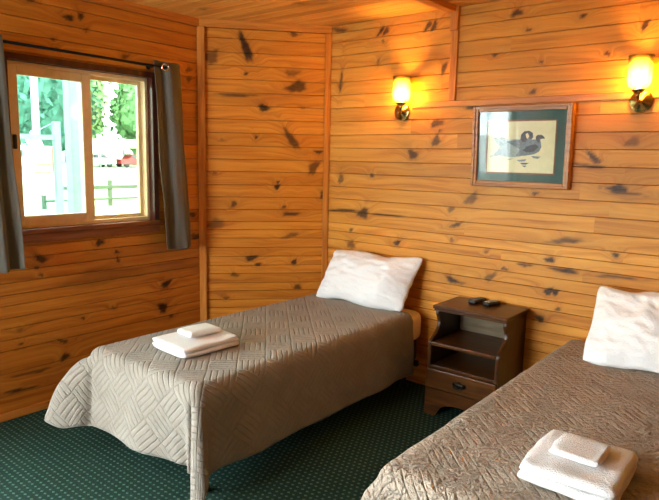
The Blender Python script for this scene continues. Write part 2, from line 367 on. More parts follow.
# ------------------------------------------------------------------ board walls
def board_wall(name, mat, P0, D, N, u0, u1, knots=(), holes=(), step=.02, courses=COURSES, gd=.009, gw=.0028, seed=0):
    """one wall of horizontal boards with open joints between them; P0 + D*u along, N into the room"""
    rng = np.random.RandomState(seed)
    us = list(np.linspace(u0, u1, max(2, int(round((u1-u0)/step))+1)))
    for h in holes: us = [u for u in us if min(abs(u-h[0]), abs(u-h[1])) > step*.3]+[h[0], h[1]]
    us = np.array(sorted(us))
    rows = []                                                     # (z, depth, board id of the strip above)
    for k in range(len(courses)-1):
        a, b = courses[k], courses[k+1]; n = max(2, int((b-a)/max(step, .011)))
        rows.append((a, -gd, k)); ins = list(np.linspace(a+gw, b-gw, n+1))
        for h in holes:
            for zz in (h[2], h[3]):
                if a+gw*1.2 < zz < b-gw*1.2: ins = [z for z in ins if abs(z-zz) > .004]+[zz]
        rows += [(z, 0.0, k) for z in sorted(ins)]
    rows.append((courses[-1], -gd, len(courses)-2))
    zs = np.array([r[0] for r in rows]); dp = np.array([r[1] for r in rows]); nu, nz = len(us), len(zs)
    Ug, Zg = np.meshgrid(us, zs, indexing='ij'); Dg = np.broadcast_to(dp, Ug.shape)
    V = np.stack([P0[0]+D[0]*Ug+N[0]*Dg, P0[1]+D[1]*Ug+N[1]*Dg, Zg], -1).reshape(-1, 3)
    kn = np.zeros_like(Ug); kf = np.zeros_like(Ug)
    for (ku, kz, ra, rb, an, st) in knots:
        du, dz = Ug-ku, Zg-kz; c, s = math.cos(an), math.sin(an)
        xa, xb = (du*c+dz*s)/ra, (-du*s+dz*c)/rb; tt = np.arctan2(xb, xa); q1, q2 = ku*37.1+kz*11, ku*17+kz*29
        e = np.hypot(xa, xb)*(1+.17*np.sin(2*tt+q1)+.15*np.sin(3*tt+q2)+.10*np.sin(7*tt+q1*2))
        kn = np.maximum(kn, st*np.clip((1.35-e)/.5, 0, 1)); kf = np.maximum(kf, st*np.exp(-(e/2.6)**2))
    bids = rng.rand(len(courses)+2); F = []; fb = []
    hb = [((us[i]+us[i+1])/2) for i in range(nu-1)]; zb = [((zs[j]+zs[j+1])/2) for j in range(nz-1)]
    bj = [rows[j][2] for j in range(nz-1)]
    splits = {k: (rng.uniform(u0, u1) if (u1-u0) > 2 else 99) for k in range(len(courses))}
    for i in range(nu-1):
        for j in range(nz-1):
            if any(h[0] < hb[i] < h[1] and h[2] < zb[j] < h[3] for h in holes): continue
            F.append((i*nz+j, (i+1)*nz+j, (i+1)*nz+j+1, i*nz+j+1)); k = bj[j]
            fb.append(bids[k] if hb[i] < splits[k] else (bids[k]*1.7+.31) % 1.0)
    nv0 = len(V); vs = V.tolist()
    # rough back of the wall, 12 cm behind, so the wall has a thickness
    cu = sorted({u0, u1, *[h[0] for h in holes], *[h[1] for h in holes]}); cz = sorted({0.0, H, *[h[2] for h in holes], *[h[3] for h in holes]})
    for a, b in zip(cu[:-1], cu[1:]):
        for c, d in zip(cz[:-1], cz[1:]):
            if any(h[0] < (a+b)/2 < h[1] and h[2] < (c+d)/2 < h[3] for h in holes): continue
            i0 = len(vs)
            for (u, z) in ((a, c), (b, c), (b, d), (a, d)):
                vs.append([P0[0]+D[0]*u-N[0]*.12, P0[1]+D[1]*u-N[1]*.12, z])
            F.append((i0, i0+1, i0+2, i0+3)); fb.append(.5)
    me = bpy.data.meshes.new(name); me.from_pydata(vs, [], F); me.update()
    npad = len(vs)-nv0
    for nm, arr in (('knot', kn), ('swirl', kf)):
        at = me.attributes.new(nm, 'FLOAT', 'POINT'); at.data.foreach_set('value', np.concatenate([arr.ravel(), np.zeros(npad)]).astype(np.float32))
    at = me.attributes.new('bid', 'FLOAT', 'FACE'); at.data.foreach_set('value', np.array(fb, dtype=np.float32))
    uvv = np.concatenate([np.stack([Ug.ravel(), Zg.ravel()], -1), np.zeros((npad, 2))]).astype(np.float32)
    l = me.uv_layers.new(name='UVMap'); idx = np.empty(len(me.loops), dtype=np.int32); me.loops.foreach_get('vertex_index', idx)
    l.data.foreach_set('uv', uvv[idx].ravel()); me.materials.append(mat)
    return struct(link(bpy.data.objects.new(name, me)))

WY0, WY1, WZ0, WZ1 = 1.455, 2.415, 1.045, 2.03      # window opening in the left wall
DY0, DY1, DZ1 = -1.60, .72, 2.10                    # glass door further along the same wall
rngk = random.Random(5)
def extra(u0, u1, n, z1=2.4): return [(rngk.uniform(u0, u1), rngk.uniform(.05, z1), rngk.uniform(.008, .03), rngk.uniform(.007, .016), rngk.uniform(-.3, .3), rngk.uniform(.5, .95)) for _ in range(n)]
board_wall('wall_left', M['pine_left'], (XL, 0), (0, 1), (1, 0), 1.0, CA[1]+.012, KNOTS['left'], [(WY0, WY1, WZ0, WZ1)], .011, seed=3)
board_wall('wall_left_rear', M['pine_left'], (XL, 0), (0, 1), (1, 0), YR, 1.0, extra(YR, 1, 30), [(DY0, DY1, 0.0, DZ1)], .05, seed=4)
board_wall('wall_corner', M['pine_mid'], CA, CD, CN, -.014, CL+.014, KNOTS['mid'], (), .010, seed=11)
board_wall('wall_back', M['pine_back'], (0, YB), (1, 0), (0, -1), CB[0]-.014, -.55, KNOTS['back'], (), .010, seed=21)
board_wall('wall_back_right', M['pine_back'], (0, YB), (1, 0), (0, -1), -.55, XR, extra(-.5, XR, 30), (), .03, seed=21)
board_wall('wall_right', M['pine_low_bounce'], (XR, 0), (0, -1), (-1, 0), -YB, -YR, extra(-YB, 3, 40), (), .06, seed=31)
board_wall('wall_rear', M['pine_low_bounce'], (0, YR), (-1, 0), (0, 1), -XR, -XL, extra(-2.5, 3.4, 40), [(1.65, 3.25, .80, 2.10)], .06, seed=41)  # opening is for the added rear window

mb = MB(); mb.box(XL-.1, XR+.1, YR-.1, YB+.1, -.12, 0); struct(mb.build('floor', M['carpet']))
# ceiling: tongue and groove boards parallel to the headboard wall
def ceiling():
    ys = []; y = YB+.02
    while y > YR-.05: ys.append(y); y -= .0925
    us = np.linspace(XL-.02, XR+.02, 160); rows = []
    for k, y in enumerate(ys[:-1]):
        rows += [(y, .008, k), (y-.003, 0, k), (y-.03, 0, k), (y-.06, 0, k), (y-.0895, 0, k)]
    rows.append((ys[-1], .008, len(ys)-2))
    yy = np.array([r[0] for r in rows]); dz = np.array([r[1] for r in rows])
    Ug, Yg = np.meshgrid(us, yy, indexing='ij'); Z = H+np.broadcast_to(dz, Ug.shape)
    V = np.stack([Ug, Yg, Z], -1).reshape(-1, 3); n = len(yy)
    o = grid_obj('ceiling', V, len(us), n, M['pine_ceiling'], None, np.stack([Ug.ravel(), Yg.ravel()], -1), False)
    me = o.data; rng = np.random.RandomState(9); b = rng.rand(400)
    fb = [b[rows[j][2]] for i in range(len(us)-1) for j in range(n-1)]
    at = me.attributes.new('bid', 'FLOAT', 'FACE'); at.data.foreach_set('value', np.array(fb, dtype=np.float32))
    kn = np.zeros_like(Ug); kf = np.zeros_like(Ug); r = random.Random(3)
    for _ in range(260):
        ku, kz = r.uniform(XL, XR), r.uniform(YR, YB); ra, rb = r.uniform(.015, .06), r.uniform(.010, .02)
        e = np.sqrt(((Ug-ku)/ra)**2+((Yg-kz)/rb)**2); kn = np.maximum(kn, .7*np.clip((1.4-e)/.9, 0, 1)); kf = np.maximum(kf, .8*np.exp(-(e/2.5)**2))
    for nm, arr in (('knot', kn), ('swirl', kf)):
        at = me.attributes.new(nm, 'FLOAT', 'POINT'); at.data.foreach_set('value', arr.ravel().astype(np.float32))
    # roof above
    return struct(o)
ceiling()
mb = MB(); mb.box(XL-.45, XR+.4, YR-.4, YB+.4, H+.03, H+.16); struct(mb.build('roof_deck', M['trim_h']))
# trims
def trim(n, mbx, mat): return struct(mbx.build('trim_%d' % n, mat))
def corner_prism(c, w_a, da, w_b, db, th):
    """plan polygon of a strip lying on two walls that meet at c"""
    da, db = np.array(da), np.array(db)
    na = np.array([da[1], -da[0]]); nb = np.array([db[1], -db[0]])
    return [tuple(c), tuple(c+da*w_a), tuple(c+da*w_a+th[0]), tuple(c+th[0]*.9+th[1]*.9), tuple(c+db*w_b+th[1]), tuple(c+db*w_b)]
nl, nb_ = np.array([1., 0.]), np.array([0., -1.])
def strip(c, d, w, n, th, z0, z1):
    c = np.array(c); d = np.array(d); n = np.array(n)
    return [tuple(c), tuple(c+d*w), tuple(c+d*w+n*th), tuple(c+n*th)], z0, z1
m = MB(); p, a, b = strip(CA-np.array([0, .012]), CD, .052, CN, .018, 0, 2.378); m.prism(p, a, b, 'XY', .003); trim(1, m, M['trim'])
m = MB(); p, a, b = strip(CB-CD*.042, CD, .042, CN, .014, 0, 2.378); m.prism(p, a, b, 'XY', .003); trim(2, m, M['trim'])
m = MB(); m.box(0, CL, -.018, 0, 2.380, H, .002); o = trim(3, m, M['trim_h']); o.location = (*CA, 0); o.rotation_euler = (0, 0, math.atan2(CD[1], CD[0]))
m = MB(); m.box(XL, XL+.018, -2.9, CA[1]-.003, 2.380, H, .002); trim(4, m, M['trim_y'])
m = MB(); m.box(-2.13, .8, YB-.014, YB, 1.838, 1.874, .003); trim(5, m, M['trim_h'])
m = MB(); m.box(-1.862, -1.815, YB-.02, YB, 1.874, H-.001, .003); m.box(-1.864, -1.813, YB-.034, YB-.02, 2.29, H-.001, .002); trim(6, m, M['trim'])
m = MB(); m.box(-1.90, -1.83, -2.9, YB-.001, H-.035, H, .003); trim(7, m, M['trim_y'])
m = MB(); m.box(XL, XL+.014, DY1+.06, CA[1], 0, .046, .004); struct(m.build('baseboard_left', M['trim_y']))
m = MB(); m.box(0, CL, -.014, 0, 0, .046, .003); o = struct(m.build('baseboard_corner', M['trim_h'])); o.location = (*CA, 0); o.rotation_euler = (0, 0, math.atan2(CD[1], CD[0]))
m = MB(); m.box(CB[0], XR, YB-.014, YB, 0, .046, .004); struct(m.build('baseboard_back', M['trim_h']))

# ------------------------------------------------------------------ window and glass door
def ring(mb, x0, x1, y0, y1, z0, z1, w, bev=.003, wb=None, mi=0):
    wb = wb or w
    mb.box(x0, x1, y0, y0+w, z0, z1, bev, mi=mi); mb.box(x0, x1, y1-w, y1, z0, z1, bev, mi=mi)
    mb.box(x0, x1, y0+w, y1-w, z1-w, z1, bev, mi=mi); mb.box(x0, x1, y0+w, y1-w, z0, z0+wb, bev, mi=mi); return mb
win = struct(empty('window_1', (XL, 1.93, 1.045)))
off = Matrix.Translation((-XL, -1.93, -1.045))
m = MB(); m.box(XL-.12, XL+.012, WY0, WY0+.028, WZ0+.03, WZ1, .003); m.box(XL-.12, XL+.012, WY1-.036, WY1, WZ0+.03, WZ1, .003); m.box(XL-.12, XL+.012, WY0+.028, WY1-.036, WZ1-.036, WZ1, .003)
m.build('window_casing', M['casing'], win, M=off)
m = MB(); m.box(XL-.12, XL+.02, WY0-.01, WY1+.01, WZ0, WZ0+.03, .005); m.box(XL, XL+.014, WY0, WY1, WZ0-.05, WZ0, .003)
m.build('window_sill', M['sill'], win, M=off)
iy0, iy1, iz0, iz1 = WY0+.028, WY1-.036, WZ0+.03, WZ1-.036
m = MB(); ring(m, XL-.118, XL-.04, iy0, iy1, iz0, iz1, .022); m.build('window_frame', M['vinyl'], win, M=off)
def sash(name, xa, xb, y0, y1, z0, z1, w, glass, wr=None):
    mm = MB(); ring(mm, xa, xb, y0, y1, z0, z1, w); s_ = mm.build(name, M['vinyl'], win, M=off)
    g_ = MB(); g_.box((xa+xb)/2-.003, (xa+xb)/2+.003, y0+w-.004, y1-w+.004, z0+w-.004, z1-w+.004); g_.build('window_pane', glass, s_, M=off)
    return s_
s1 = sash('sliding_sash', XL-.074, XL-.046, iy0+.014, 1.985, iz0+.012, iz1-.012, .058, M['pane_tint'])
m = MB(); m.box(XL-.046, XL-.028, iy0+.028, iy0+.048, 1.52, 1.60, .006); m.build('sash_latch', M['black_plastic'], s1, M=off)
sash('fixed_sash', XL-.112, XL-.084, 1.935, iy1-.012, iz0+.01, iz1-.01, .034, M['pane'])
door = struct(empty('door_1', (XL, -1.0, 0)))
dof = Matrix.Translation((-XL, 1.0, 0))
m = MB(); ring(m, XL-.12, XL+.01, DY0, DY1, 0, DZ1, .05, .004, .03); m.build('door_frame', M['vinyl_white'], door, M=dof)
for (a, b, xo) in ((DY0+.05, -.405, -.05), (-.475, DY1-.05, -.09)):
    m = MB(); ring(m, XL+xo-.015, XL+xo+.015, a, b, .03, DZ1-.05, .07, .004); pn = m.build('door_panel', M['vinyl_white'], door, M=dof)
    m = MB(); m.box(XL+xo-.003, XL+xo+.003, a+.066, b-.066, .096, DZ1-.116); m.build('door_pane', M['pane_clear'], pn, M=dof)

w2 = struct(empty('added_fill_window', (-2.45, YR, .80))); wof = Matrix.Translation((2.45, -YR, -.80))  # unseen rear window, added to light the bed feet and headboard wall
m = MB()
for (a, c_, d, e) in ((-3.25, -3.2, .8, 2.1), (-1.7, -1.65, .8, 2.1), (-3.2, -1.7, 2.05, 2.1), (-3.2, -1.7, .8, .85), (-2.475, -2.425, .85, 2.05)): m.box(a, c_, YR-.12, YR+.01, d, e, .004)
m.build('window_frame', M['vinyl_white'], w2, M=wof)
for a, c_ in ((-3.2, -2.475), (-2.425, -1.7)):
    m = MB(); m.box(a, c_, YR-.063, YR-.057, .85, 2.05); m.build('window_pane', M['pane_clear'], w2, M=wof)

# ------------------------------------------------------------------ curtains and rod
rod_x = XL+.062
t = tag(empty('curtain_rod', (rod_x, 1.9, 2.068)), 'thin black curtain rod above the sliding window', 'curtain rod')
m = MB(); m.tube([(0, -.66, 0.004), (0, .0, 0), (0, .555, -.004)], .0085, 10); m.build('rod', M['black_metal'], t)
m = MB(); m.lathe([(.0, -.004), (.010, 0), (.012, .008), (.006, .016), (0, .018)], 14); m.build('finial', M['black_metal'], t, M=Matrix.Translation((0, .556, -.004)) @ Matrix.Rotation(-PI/2, 4, 'X'))
m = MB(); m.box(-.062, -.004, -.64, -.628, -.006, .006, .002); m.lathe([(.0, 0), (.018, 0), (.018, .004), (0, .004)], 14, (-.062, -.634, 0), 'X'); m.build('bracket', M['black_metal'], t)
m = MB(); m.box(-.062, -.004, .455, .467, -.010, .002, .002); m.lathe([(.0, 0), (.018, 0), (.018, .004), (0, .004)], 14, (-.062, .461, -.004), 'X'); m.build('bracket', M['black_metal'], t)

def curtain(name, ytop, ybot, ztop, zbot, waves, amp, ph, drift, label):
    nu, nv = 90, 70; V = np.zeros((nu, nv, 3))
    for i in range(nu):
        f = i/(nu-1)
        for j in range(nv):
            g = j/(nv-1); y = ytop[0]+(ytop[1]-ytop[0])*f; yb = ybot[0]+(ybot[1]-ybot[0])*f
            yy = y+(yb-y)*g
            a = amp*(.75+.45*g); w = math.sin(2*PI*waves*f+ph)+.25*math.sin(2*PI*waves*2.1*f+ph*2+g*2.0)
            nn = noise.noise(Vector((f*3, g*4, ph)))*.010*(.3+g)
            x = rod_x+w*a+drift*g+nn
            V[i, j] = (max(x, XL+.016 if yy > WY1+.02 else XL+.03), yy+.004*math.sin(g*9+f*7), ztop+(zbot-ztop)*g+.004*math.sin(f*9))
    base = np.array([rod_x, (ytop[0]+ytop[1])/2, zbot]); o = tag(empty(name, tuple(base)), label, 'curtain', None)
    c = grid_obj('panel', (V-base).reshape(-1, 3), nu, nv, M['curtain'], o)
    sm = c.modifiers.new('thickness', 'SOLIDIFY'); sm.thickness = .003; sm.offset = 0
    return o, base
o, base = curtain('curtain', (2.355, 2.57), (2.40, 2.635), 2.10, .875, 1.35, .020, 2.6, .028, 'taupe curtain panel with a chrome grommet, right of the window')
m = MB(); R_ = .021
m.tube([(R_*math.cos(2*PI*k/24), 0, R_*math.sin(2*PI*k/24)) for k in range(24)], .0055, 8, closed=True)
m.build('grommet', M['chrome'], o, M=Matrix.Translation(Vector((.022, 2.432, 2.062))-Vector((0, base[1], base[2]))) @ Matrix.Rotation(math.radians(70), 4, 'Z'))
o, base = curtain('curtain', (1.235, 1.435), (1.26, 1.475), 2.10, .868, 2.2, .019, .6, .022, 'taupe curtain panel hanging left of the window')

# ------------------------------------------------------------------ beds
def sgauss(x, c, w): return math.exp(-((x-c)/w)**2)
def bedspread(name, x0, x1, yf, yh, z, hl, hr, hf, left, right, mat, label, seed, res=.0125, sag=.0, billow=.0):
    """quilt laid over a mattress: flat on top, rounded over the edges, hanging on three sides, gathered at the foot corners"""
    r = .055; fx0, fx1, fy0 = x0+r, x1-r, yf+r
    q = r*PI/2
    A = np.arange(fx0-(hl+q), fx1+(hr+q)+res*.5, res); B = np.arange(fy0-(hf+q), yh+res*.5, res); nu, nv = len(A), len(B)
    V = np.zeros((nu, nv, 3)); UV = np.zeros((nu, nv, 2))
    for i, a in enumerate(A):
        for j, b in enumerate(B):
            dl = fx0-a; dr = a-fx1; db = fy0-b
            side = 0; da = 0.0
            if dl > 0: da, side = dl, -1
            elif dr > 0: da, side = dr, 1
            dbp = max(db, 0.0)
            cx = min(max(a, fx0), fx1); cy = max(b, fy0)
            rho = math.hypot(da, dbp)
            n1 = noise.noise(Vector((a*5, b*5, seed)))*.004+noise.noise(Vector((a*16, b*16, seed+3)))*.0022
            if rho < 1e-9:
                V[i, j] = (a, b, z+.004+n1+sag*noise.noise(Vector((a*1.7, b*1.7, seed+9)))); UV[i, j] = (a, b); continue
            phi = math.atan2(dbp, da) if side else PI/2
            if rho < q:
                th = rho/r; out = r*math.sin(th); dn = r*(1-math.cos(th)); h = 0
            else:
                L = rho-q; h = L/.4
                C = left if side < 0 else right
                if side < 0 and dbp > 0 and L > .37: L = .37+(L-.37)*.3
                fl = .05
                inc = da > 0 and dbp > 0
                out = r; k = fl*L
                ps = math.degrees(phi)
                if inc:
                    k += sum(amp*sgauss(ps, c, w) for (c, w, amp) in C)*(L/.4)**.55
                elif side and dbp == 0:
                    k += sum(amp*sgauss(0, c, w) for (c, w, amp) in C)*L/.4*math.exp(-((cy-fy0)/.16)**2)
                else:
                    ds = (cx-fx0, left) if cx-fx0 < fx1-cx else (fx1-cx, right)
                    k += sum(amp*sgauss(90, c, w) for (c, w, amp) in ds[1])*L/.4*math.exp(-(ds[0]/.16)**2)
                if not side and fx1-cx < .3: k -= .030*math.exp(-((fx1-cx-.045)/.04)**2)*min(1, L/.3)
                s = cy*1.0 if side and not dbp else (cx if not side else phi)
                wv = math.sin(s*13+seed*1.7)*.5+noise.noise(Vector((cx*4, cy*4, seed+5)))*1.2
                k += (.018+billow*(1 if (not side) else 0))*wv*min(1, h)**1.2
                out += k; dn = r+L*math.sqrt(max(.2, 1-(min(.75, abs(k/max(L, .05))))**2))
            ux, uy = (side*math.cos(phi), -math.sin(phi)) if side else (0.0, -1.0)
            z_ = z+.004-dn
            V[i, j] = (cx+ux*(out+n1*1.3), cy+uy*(out+n1*1.3), max(z_, .012+.02*abs(n1)*50))
            UV[i, j] = (a, b)
    o = grid_obj(name, V.reshape(-1, 3), nu, nv, mat, None, UV.reshape(-1, 2))
    sm = o.modifiers.new('thickness', 'SOLIDIFY'); sm.thickness = .007; sm.offset = 1 if True else 0
    tag(o, label, 'bedspread')
    path = [tuple(V[0, j]) for j in range(nv-1, -1, -2)]+[tuple(V[i, 0]) for i in range(0, nu, 2)]+[tuple(V[-1, j]) for j in range(0, nv, 2)]
    pp = [path[0]]
    for p in path[1:]:
        if (Vector(p)-Vector(pp[-1])).length > .004: pp.append(p)
    mm = MB(); mm.tube([(p[0], p[1], max(p[2], .01)) for p in pp], .0055, 6); mm.build('binding', M['binding'], o)
    return o

def bed(x0, x1, yf, yh, ztop, label):
    cx = (x0+x1)/2; b = tag(empty('bed', (cx, (yf+yh)/2, 0)), label, 'bed'); T = Matrix.Translation((-cx, -(yf+yh)/2, 0))
    i = .012
    m = MB(); m.box(x0+i, x1-i, yf+i, yh, ztop-.20, ztop-.004, .05, 4); mt = m.build('mattress', M['sheet'], b, True, M=T)
    m = MB(); m.box(x0+.03, x1-.05, yf+.08, yh, .17, ztop-.20, .02, 2); m.build('box_spring', M['box_fabric'], b, M=T)
    m = MB()
    for (a0, a1, b0, b1) in ((x0+.05, x0+.08, yf+.09, yh-.01), (x1-.09, x1-.06, yf+.09, yh-.01), (x0+.05, x1-.06, yf+.09, yf+.12), (x0+.03, x1-.03, yh-.04, yh-.01)): m.box(a0, a1, b0, b1, .135, .17, .002)
    m.build('bed_frame', M['dark_leg'], b, M=T)
    for lx in (x0+.22, x1-.075):
        for ly in (yf+(.40 if lx < cx else .10), yh-.12):
            m = MB(); m.lathe([(.0, 0), (.022, 0), (.026, .012), (.022, .03), (.014, .036), (.016, .135), (0, .135)], 14, (lx, ly, 0)); m.build('leg', M['dark_leg'], b, True, M=T)
    return b
ZT = .52
bed(-2.815, -1.945, 1.53, 3.435, ZT, 'twin bed nearest the window, standing in the room corner under a taupe bedspread')
bed(-1.02, -.13, 1.50, 3.435, ZT, 'twin bed right of the wooden nightstand, cut off by the photo edge')
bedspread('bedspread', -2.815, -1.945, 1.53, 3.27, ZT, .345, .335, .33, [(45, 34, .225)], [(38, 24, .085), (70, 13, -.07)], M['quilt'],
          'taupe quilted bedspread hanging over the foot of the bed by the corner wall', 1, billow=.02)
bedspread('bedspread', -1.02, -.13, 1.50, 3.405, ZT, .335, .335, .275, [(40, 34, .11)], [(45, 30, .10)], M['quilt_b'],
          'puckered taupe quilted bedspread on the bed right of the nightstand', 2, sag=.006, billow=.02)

# ------------------------------------------------------------------ pillows
def pillow(W, Hh, T, seed, loc, tilt, rz, label, group=None, shear=0.0):
    n = 64; k = 52; V = []; F = []
    for sgn in (1, -1):
        for i in range(n+1):
            for j in range(k+1):
                s = -1+2*i/n; t_ = -1+2*j/k
                e = (max(0, 1-abs(s)**3.0)**.68)*(max(0, 1-abs(t_)**2.6)**.68)
                x = s*W/2*(1-.055*(1-t_*t_)*abs(s)**2); y = t_*Hh/2*(1-.08*(1-s*s)*abs(t_)**2)+.010*math.sin(s*5+seed)*abs(t_)
                rim = 1-min(1, e*1.3)
                wr = noise.noise(Vector((s*2.2, t_*1.8, seed+sgn)))*.034*e**.5 + noise.noise(Vector((s*6+t_*3, t_*5-s*2, seed)))*.009*e**.4 + abs(noise.noise(Vector((s*4+t_*5, t_*2-s*3, seed+7))))*-.016*e**.5
                d = sgn*(T/2*e)+(wr if sgn > 0 else wr*.4)
                d += noise.noise(Vector((s*3, t_*3, seed+20)))*.022*rim
                rc = 1-.05*(abs(s)*abs(t_))**5
                V.append((x*rc+shear*y, y*rc, d))
    N1 = (n+1)*(k+1)
    for sgn in (0, 1):
        for i in range(n):
            for j in range(k):
                a = sgn*N1+i*(k+1)+j; q = (a, a+k+1, a+k+2, a+1); F.append(q if not sgn else q[::-1])
    me = bpy.data.meshes.new('pillow'); me.from_pydata(V, [], F)
    b = bmesh.new(); b.from_mesh(me); bmesh.ops.remove_doubles(b, verts=b.verts, dist=.0004); bmesh.ops.recalc_face_normals(b, faces=b.faces); b.to_mesh(me); b.free()
    me.materials.append(M['pillowcase']); me.polygons.foreach_set('use_smooth', [True]*len(me.polygons))
    # pillow plane: local x along the wall, local y up the lean, local z to the room
    me.transform(Matrix.Rotation(math.radians(rz), 4, 'Z') @ Matrix.Rotation(math.radians(tilt), 4, 'X'))
    o = bpy.data.objects.new('pillow', me); o.location = loc; return tag(link(o), label, 'pillow', group)
pillow(.735, .40, .23, 3.3, (-2.345, 3.31, .695), 60, 1, 'white pillow leaning on the back wall near the corner', shear=.10)
pillow(.70, .47, .18, 8.1, (-.51, 3.20, .70), 46, 0, 'white pillow at the right edge, tilted on the bed beside the nightstand', shear=-.06)

# ------------------------------------------------------------------ folded towels
def slab(mb, w, d, z0, h, seed, fold=.5, jx=0.0):
    """one folded towel layer: rounded thick slab with soft surface"""
    b = bmesh.new(); bmesh.ops.create_grid(b, x_segments=28, y_segments=28, size=.5)
    top = [(v.co.x, v.co.y) for v in b.verts]; b.free()
    n = 29; P = []
    for lev in range(7):
        u = lev/6; zz = z0+h*u; ins = (1-math.sqrt(max(0, 1-(2*u-1)**2)))*h*.5
        ring_ = []
        for k in range(4*n):
            e, f = divmod(k, n); f = f/n; c = .5
            x, y = [(-c+f, -c), (c, -c+f), (c-f, c), (-c, c-f)][e]
            rr = .10; ax, ay = abs(x*2), abs(y*2); sc = 1-.05*(ax*ay)**6
            X = x*sc*(w-2*ins)+jx; Y = y*sc*(d-2*ins)
            nn = noise.noise(Vector((X*14, Y*14, seed+u*2)))*.005
            ring_.append((X+nn, Y+nn, zz+noise.noise(Vector((X*8, Y*8, seed)))*.004))
        P.append(ring_)
    b = bmesh.new(); R = [[b.verts.new(p) for p in r_] for r_ in P]; m_ = 4*n
    for a in range(6):
        for k in range(m_): b.faces.new((R[a][k], R[a][(k+1) % m_], R[a+1][(k+1) % m_], R[a+1][k])).smooth = True
    for ring_, zz, rev in ((R[0], z0, 1), (R[-1], z0+h, 0)):
        # concentric fill so the top can undulate
        prev = ring_
        for t_ in (.9, .75, .55, .3):
            cur = []
            for v in ring_:
                X, Y = v.co.x*t_+jx*(1-t_), v.co.y*t_
                cur.append(b.verts.new((X, Y, zz+(noise.noise(Vector((X*9, Y*9, seed)))*.011 if not rev else 0))))
            for k in range(m_): b.faces.new((prev[k], prev[(k+1) % m_], cur[(k+1) % m_], cur[k])).smooth = True
            prev = cur
        b.faces.new(prev).smooth = True
    bmesh.ops.recalc_face_normals(b, faces=b.faces); mb.merge(b)
def towel(name, w, d, h, layers, loc, rz, label, seed):
    m = MB(); z = 0
    for k in range(layers):
        hh = h/layers; slab(m, w*(1-.012*k), d*(1-.02*k), z, hh*1.04, seed+k*3.1, jx=random.uniform(-.003, .003)); z += hh
    # turned fold joining the layers along the front
    o = m.build(name, M['terry'], None, True); o.location = loc; o.rotation_euler = (0, 0, rz)
    return tag(o, label, 'towel')
ZQ = ZT+.0165
towel('bath_towel', .30, .352, .050, 2, (-2.405, 1.90, ZQ), math.radians(-3), 'large folded white bath towel on the bed by the corner wall, under a small towel', 2.0)
towel('hand_towel', .145, .19, .028, 1, (-2.43, 1.94, ZQ+.055), math.radians(-6), 'small folded white towel on top of the towel on the corner bed', 5.0)
towel('bath_towel', .285, .33, .060, 2, (-.492, 1.875, ZQ+.002), math.radians(1), 'large folded white bath towel in front on the right bed, under a small towel', 9.0)
towel('hand_towel', .15, .15, .020, 1, (-.497, 1.89, ZQ+.067), math.radians(0), 'small folded white towel on top of the towel on the right bed', 12.0)

# ------------------------------------------------------------------ nightstand
NX0, NX1, NY0, NY1, NZ = -1.712, -1.27, 3.068, 3.44, .652
ns = tag(empty('nightstand', ((NX0+NX1)/2, (NY0+NY1)/2, 0)), 'worn brown wooden nightstand with open shelf and drawer between the beds', 'nightstand')
T = Matrix.Translation((-(NX0+NX1)/2, -(NY0+NY1)/2, 0))
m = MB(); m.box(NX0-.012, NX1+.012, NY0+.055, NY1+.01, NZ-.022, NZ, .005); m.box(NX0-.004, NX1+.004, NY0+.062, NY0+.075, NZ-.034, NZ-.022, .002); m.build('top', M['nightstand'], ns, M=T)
def side_profile():
    pts = [(NY1, 0), (NY1, NZ-.022), (NY0+.075, NZ-.022)]
    for (yy, z_) in ((.072, .60), (.080, .585), (.092, .565), (.098, .545), (.094, .52), (.080, .50), (.058, .482), (.034, .468), (.014, .456), (.003, .445)): pts.append((NY0+yy, z_))
    pts += [(NY0, .43), (NY0, 0)]
    return pts
for x in (NX0, NX1-.02):
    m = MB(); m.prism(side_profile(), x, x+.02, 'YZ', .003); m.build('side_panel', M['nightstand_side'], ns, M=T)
m = MB(); m.box(NX0+.02, NX1-.02, NY1-.012, NY1-.002, .05, NZ-.022); m.build('back_panel', M['hollow'], ns, M=T)
m = MB(); m.box(NX0+.02, NX1-.02, NY0-.004, NY1-.012, .425, .445, .004); m.build('shelf', M['nightstand'], ns, M=T)
m = MB(); m.box(NX0+.02, NX1-.02, NY0+.006, NY1-.012, .285, .303, .002); m.build('drawer_divider', M['nightstand'], ns, M=T)
m = MB(); m.box(NX0+.004, NX1-.004, NY0-.016, NY0-.001, .168, .287, .006); m.box(NX0+.04, NX1-.04, NY0, NY1-.05, .18, .275)
dr = m.build('drawer', M['nightstand'], ns, M=T)
m = MB(); dx = (NX0+NX1)/2
m.prism([(dx-.045, .228), (dx-.036, .242), (dx-.018, .238), (dx, .252), (dx+.018, .238), (dx+.036, .242), (dx+.045, .228), (dx+.034, .214), (dx+.016, .217), (dx, .206), (dx-.016, .217), (dx-.034, .214)], NY0-.020, NY0-.016, 'XZ', .001)
m.tube([(dx-.03, NY0-.019, .230), (dx-.03, NY0-.034, .228), (dx-.024, NY0-.038, .214), (dx, NY0-.040, .208), (dx+.024, NY0-.038, .214), (dx+.03, NY0-.034, .228), (dx+.03, NY0-.019, .230)], .004, 8)
m.build('drawer_pull', M['dark_iron'], dr, True, M=T)
m = MB(); arch = [(NX0+.0, 0), (NX0, .166), (NX1, .166), (NX1, 0), (NX1-.07, 0)]
for k in range(0, 13):
    a = k/12; xx = NX1-.09-(NX1-NX0-.18)*a; arch.append((xx, .035+.055*math.sin(a*PI)**.5))
arch.append((NX0+.07, 0))
m.prism(arch, NY0-.014, NY0-.001, 'XZ', .002); m.build('base_apron', M['nightstand'], ns, M=T)

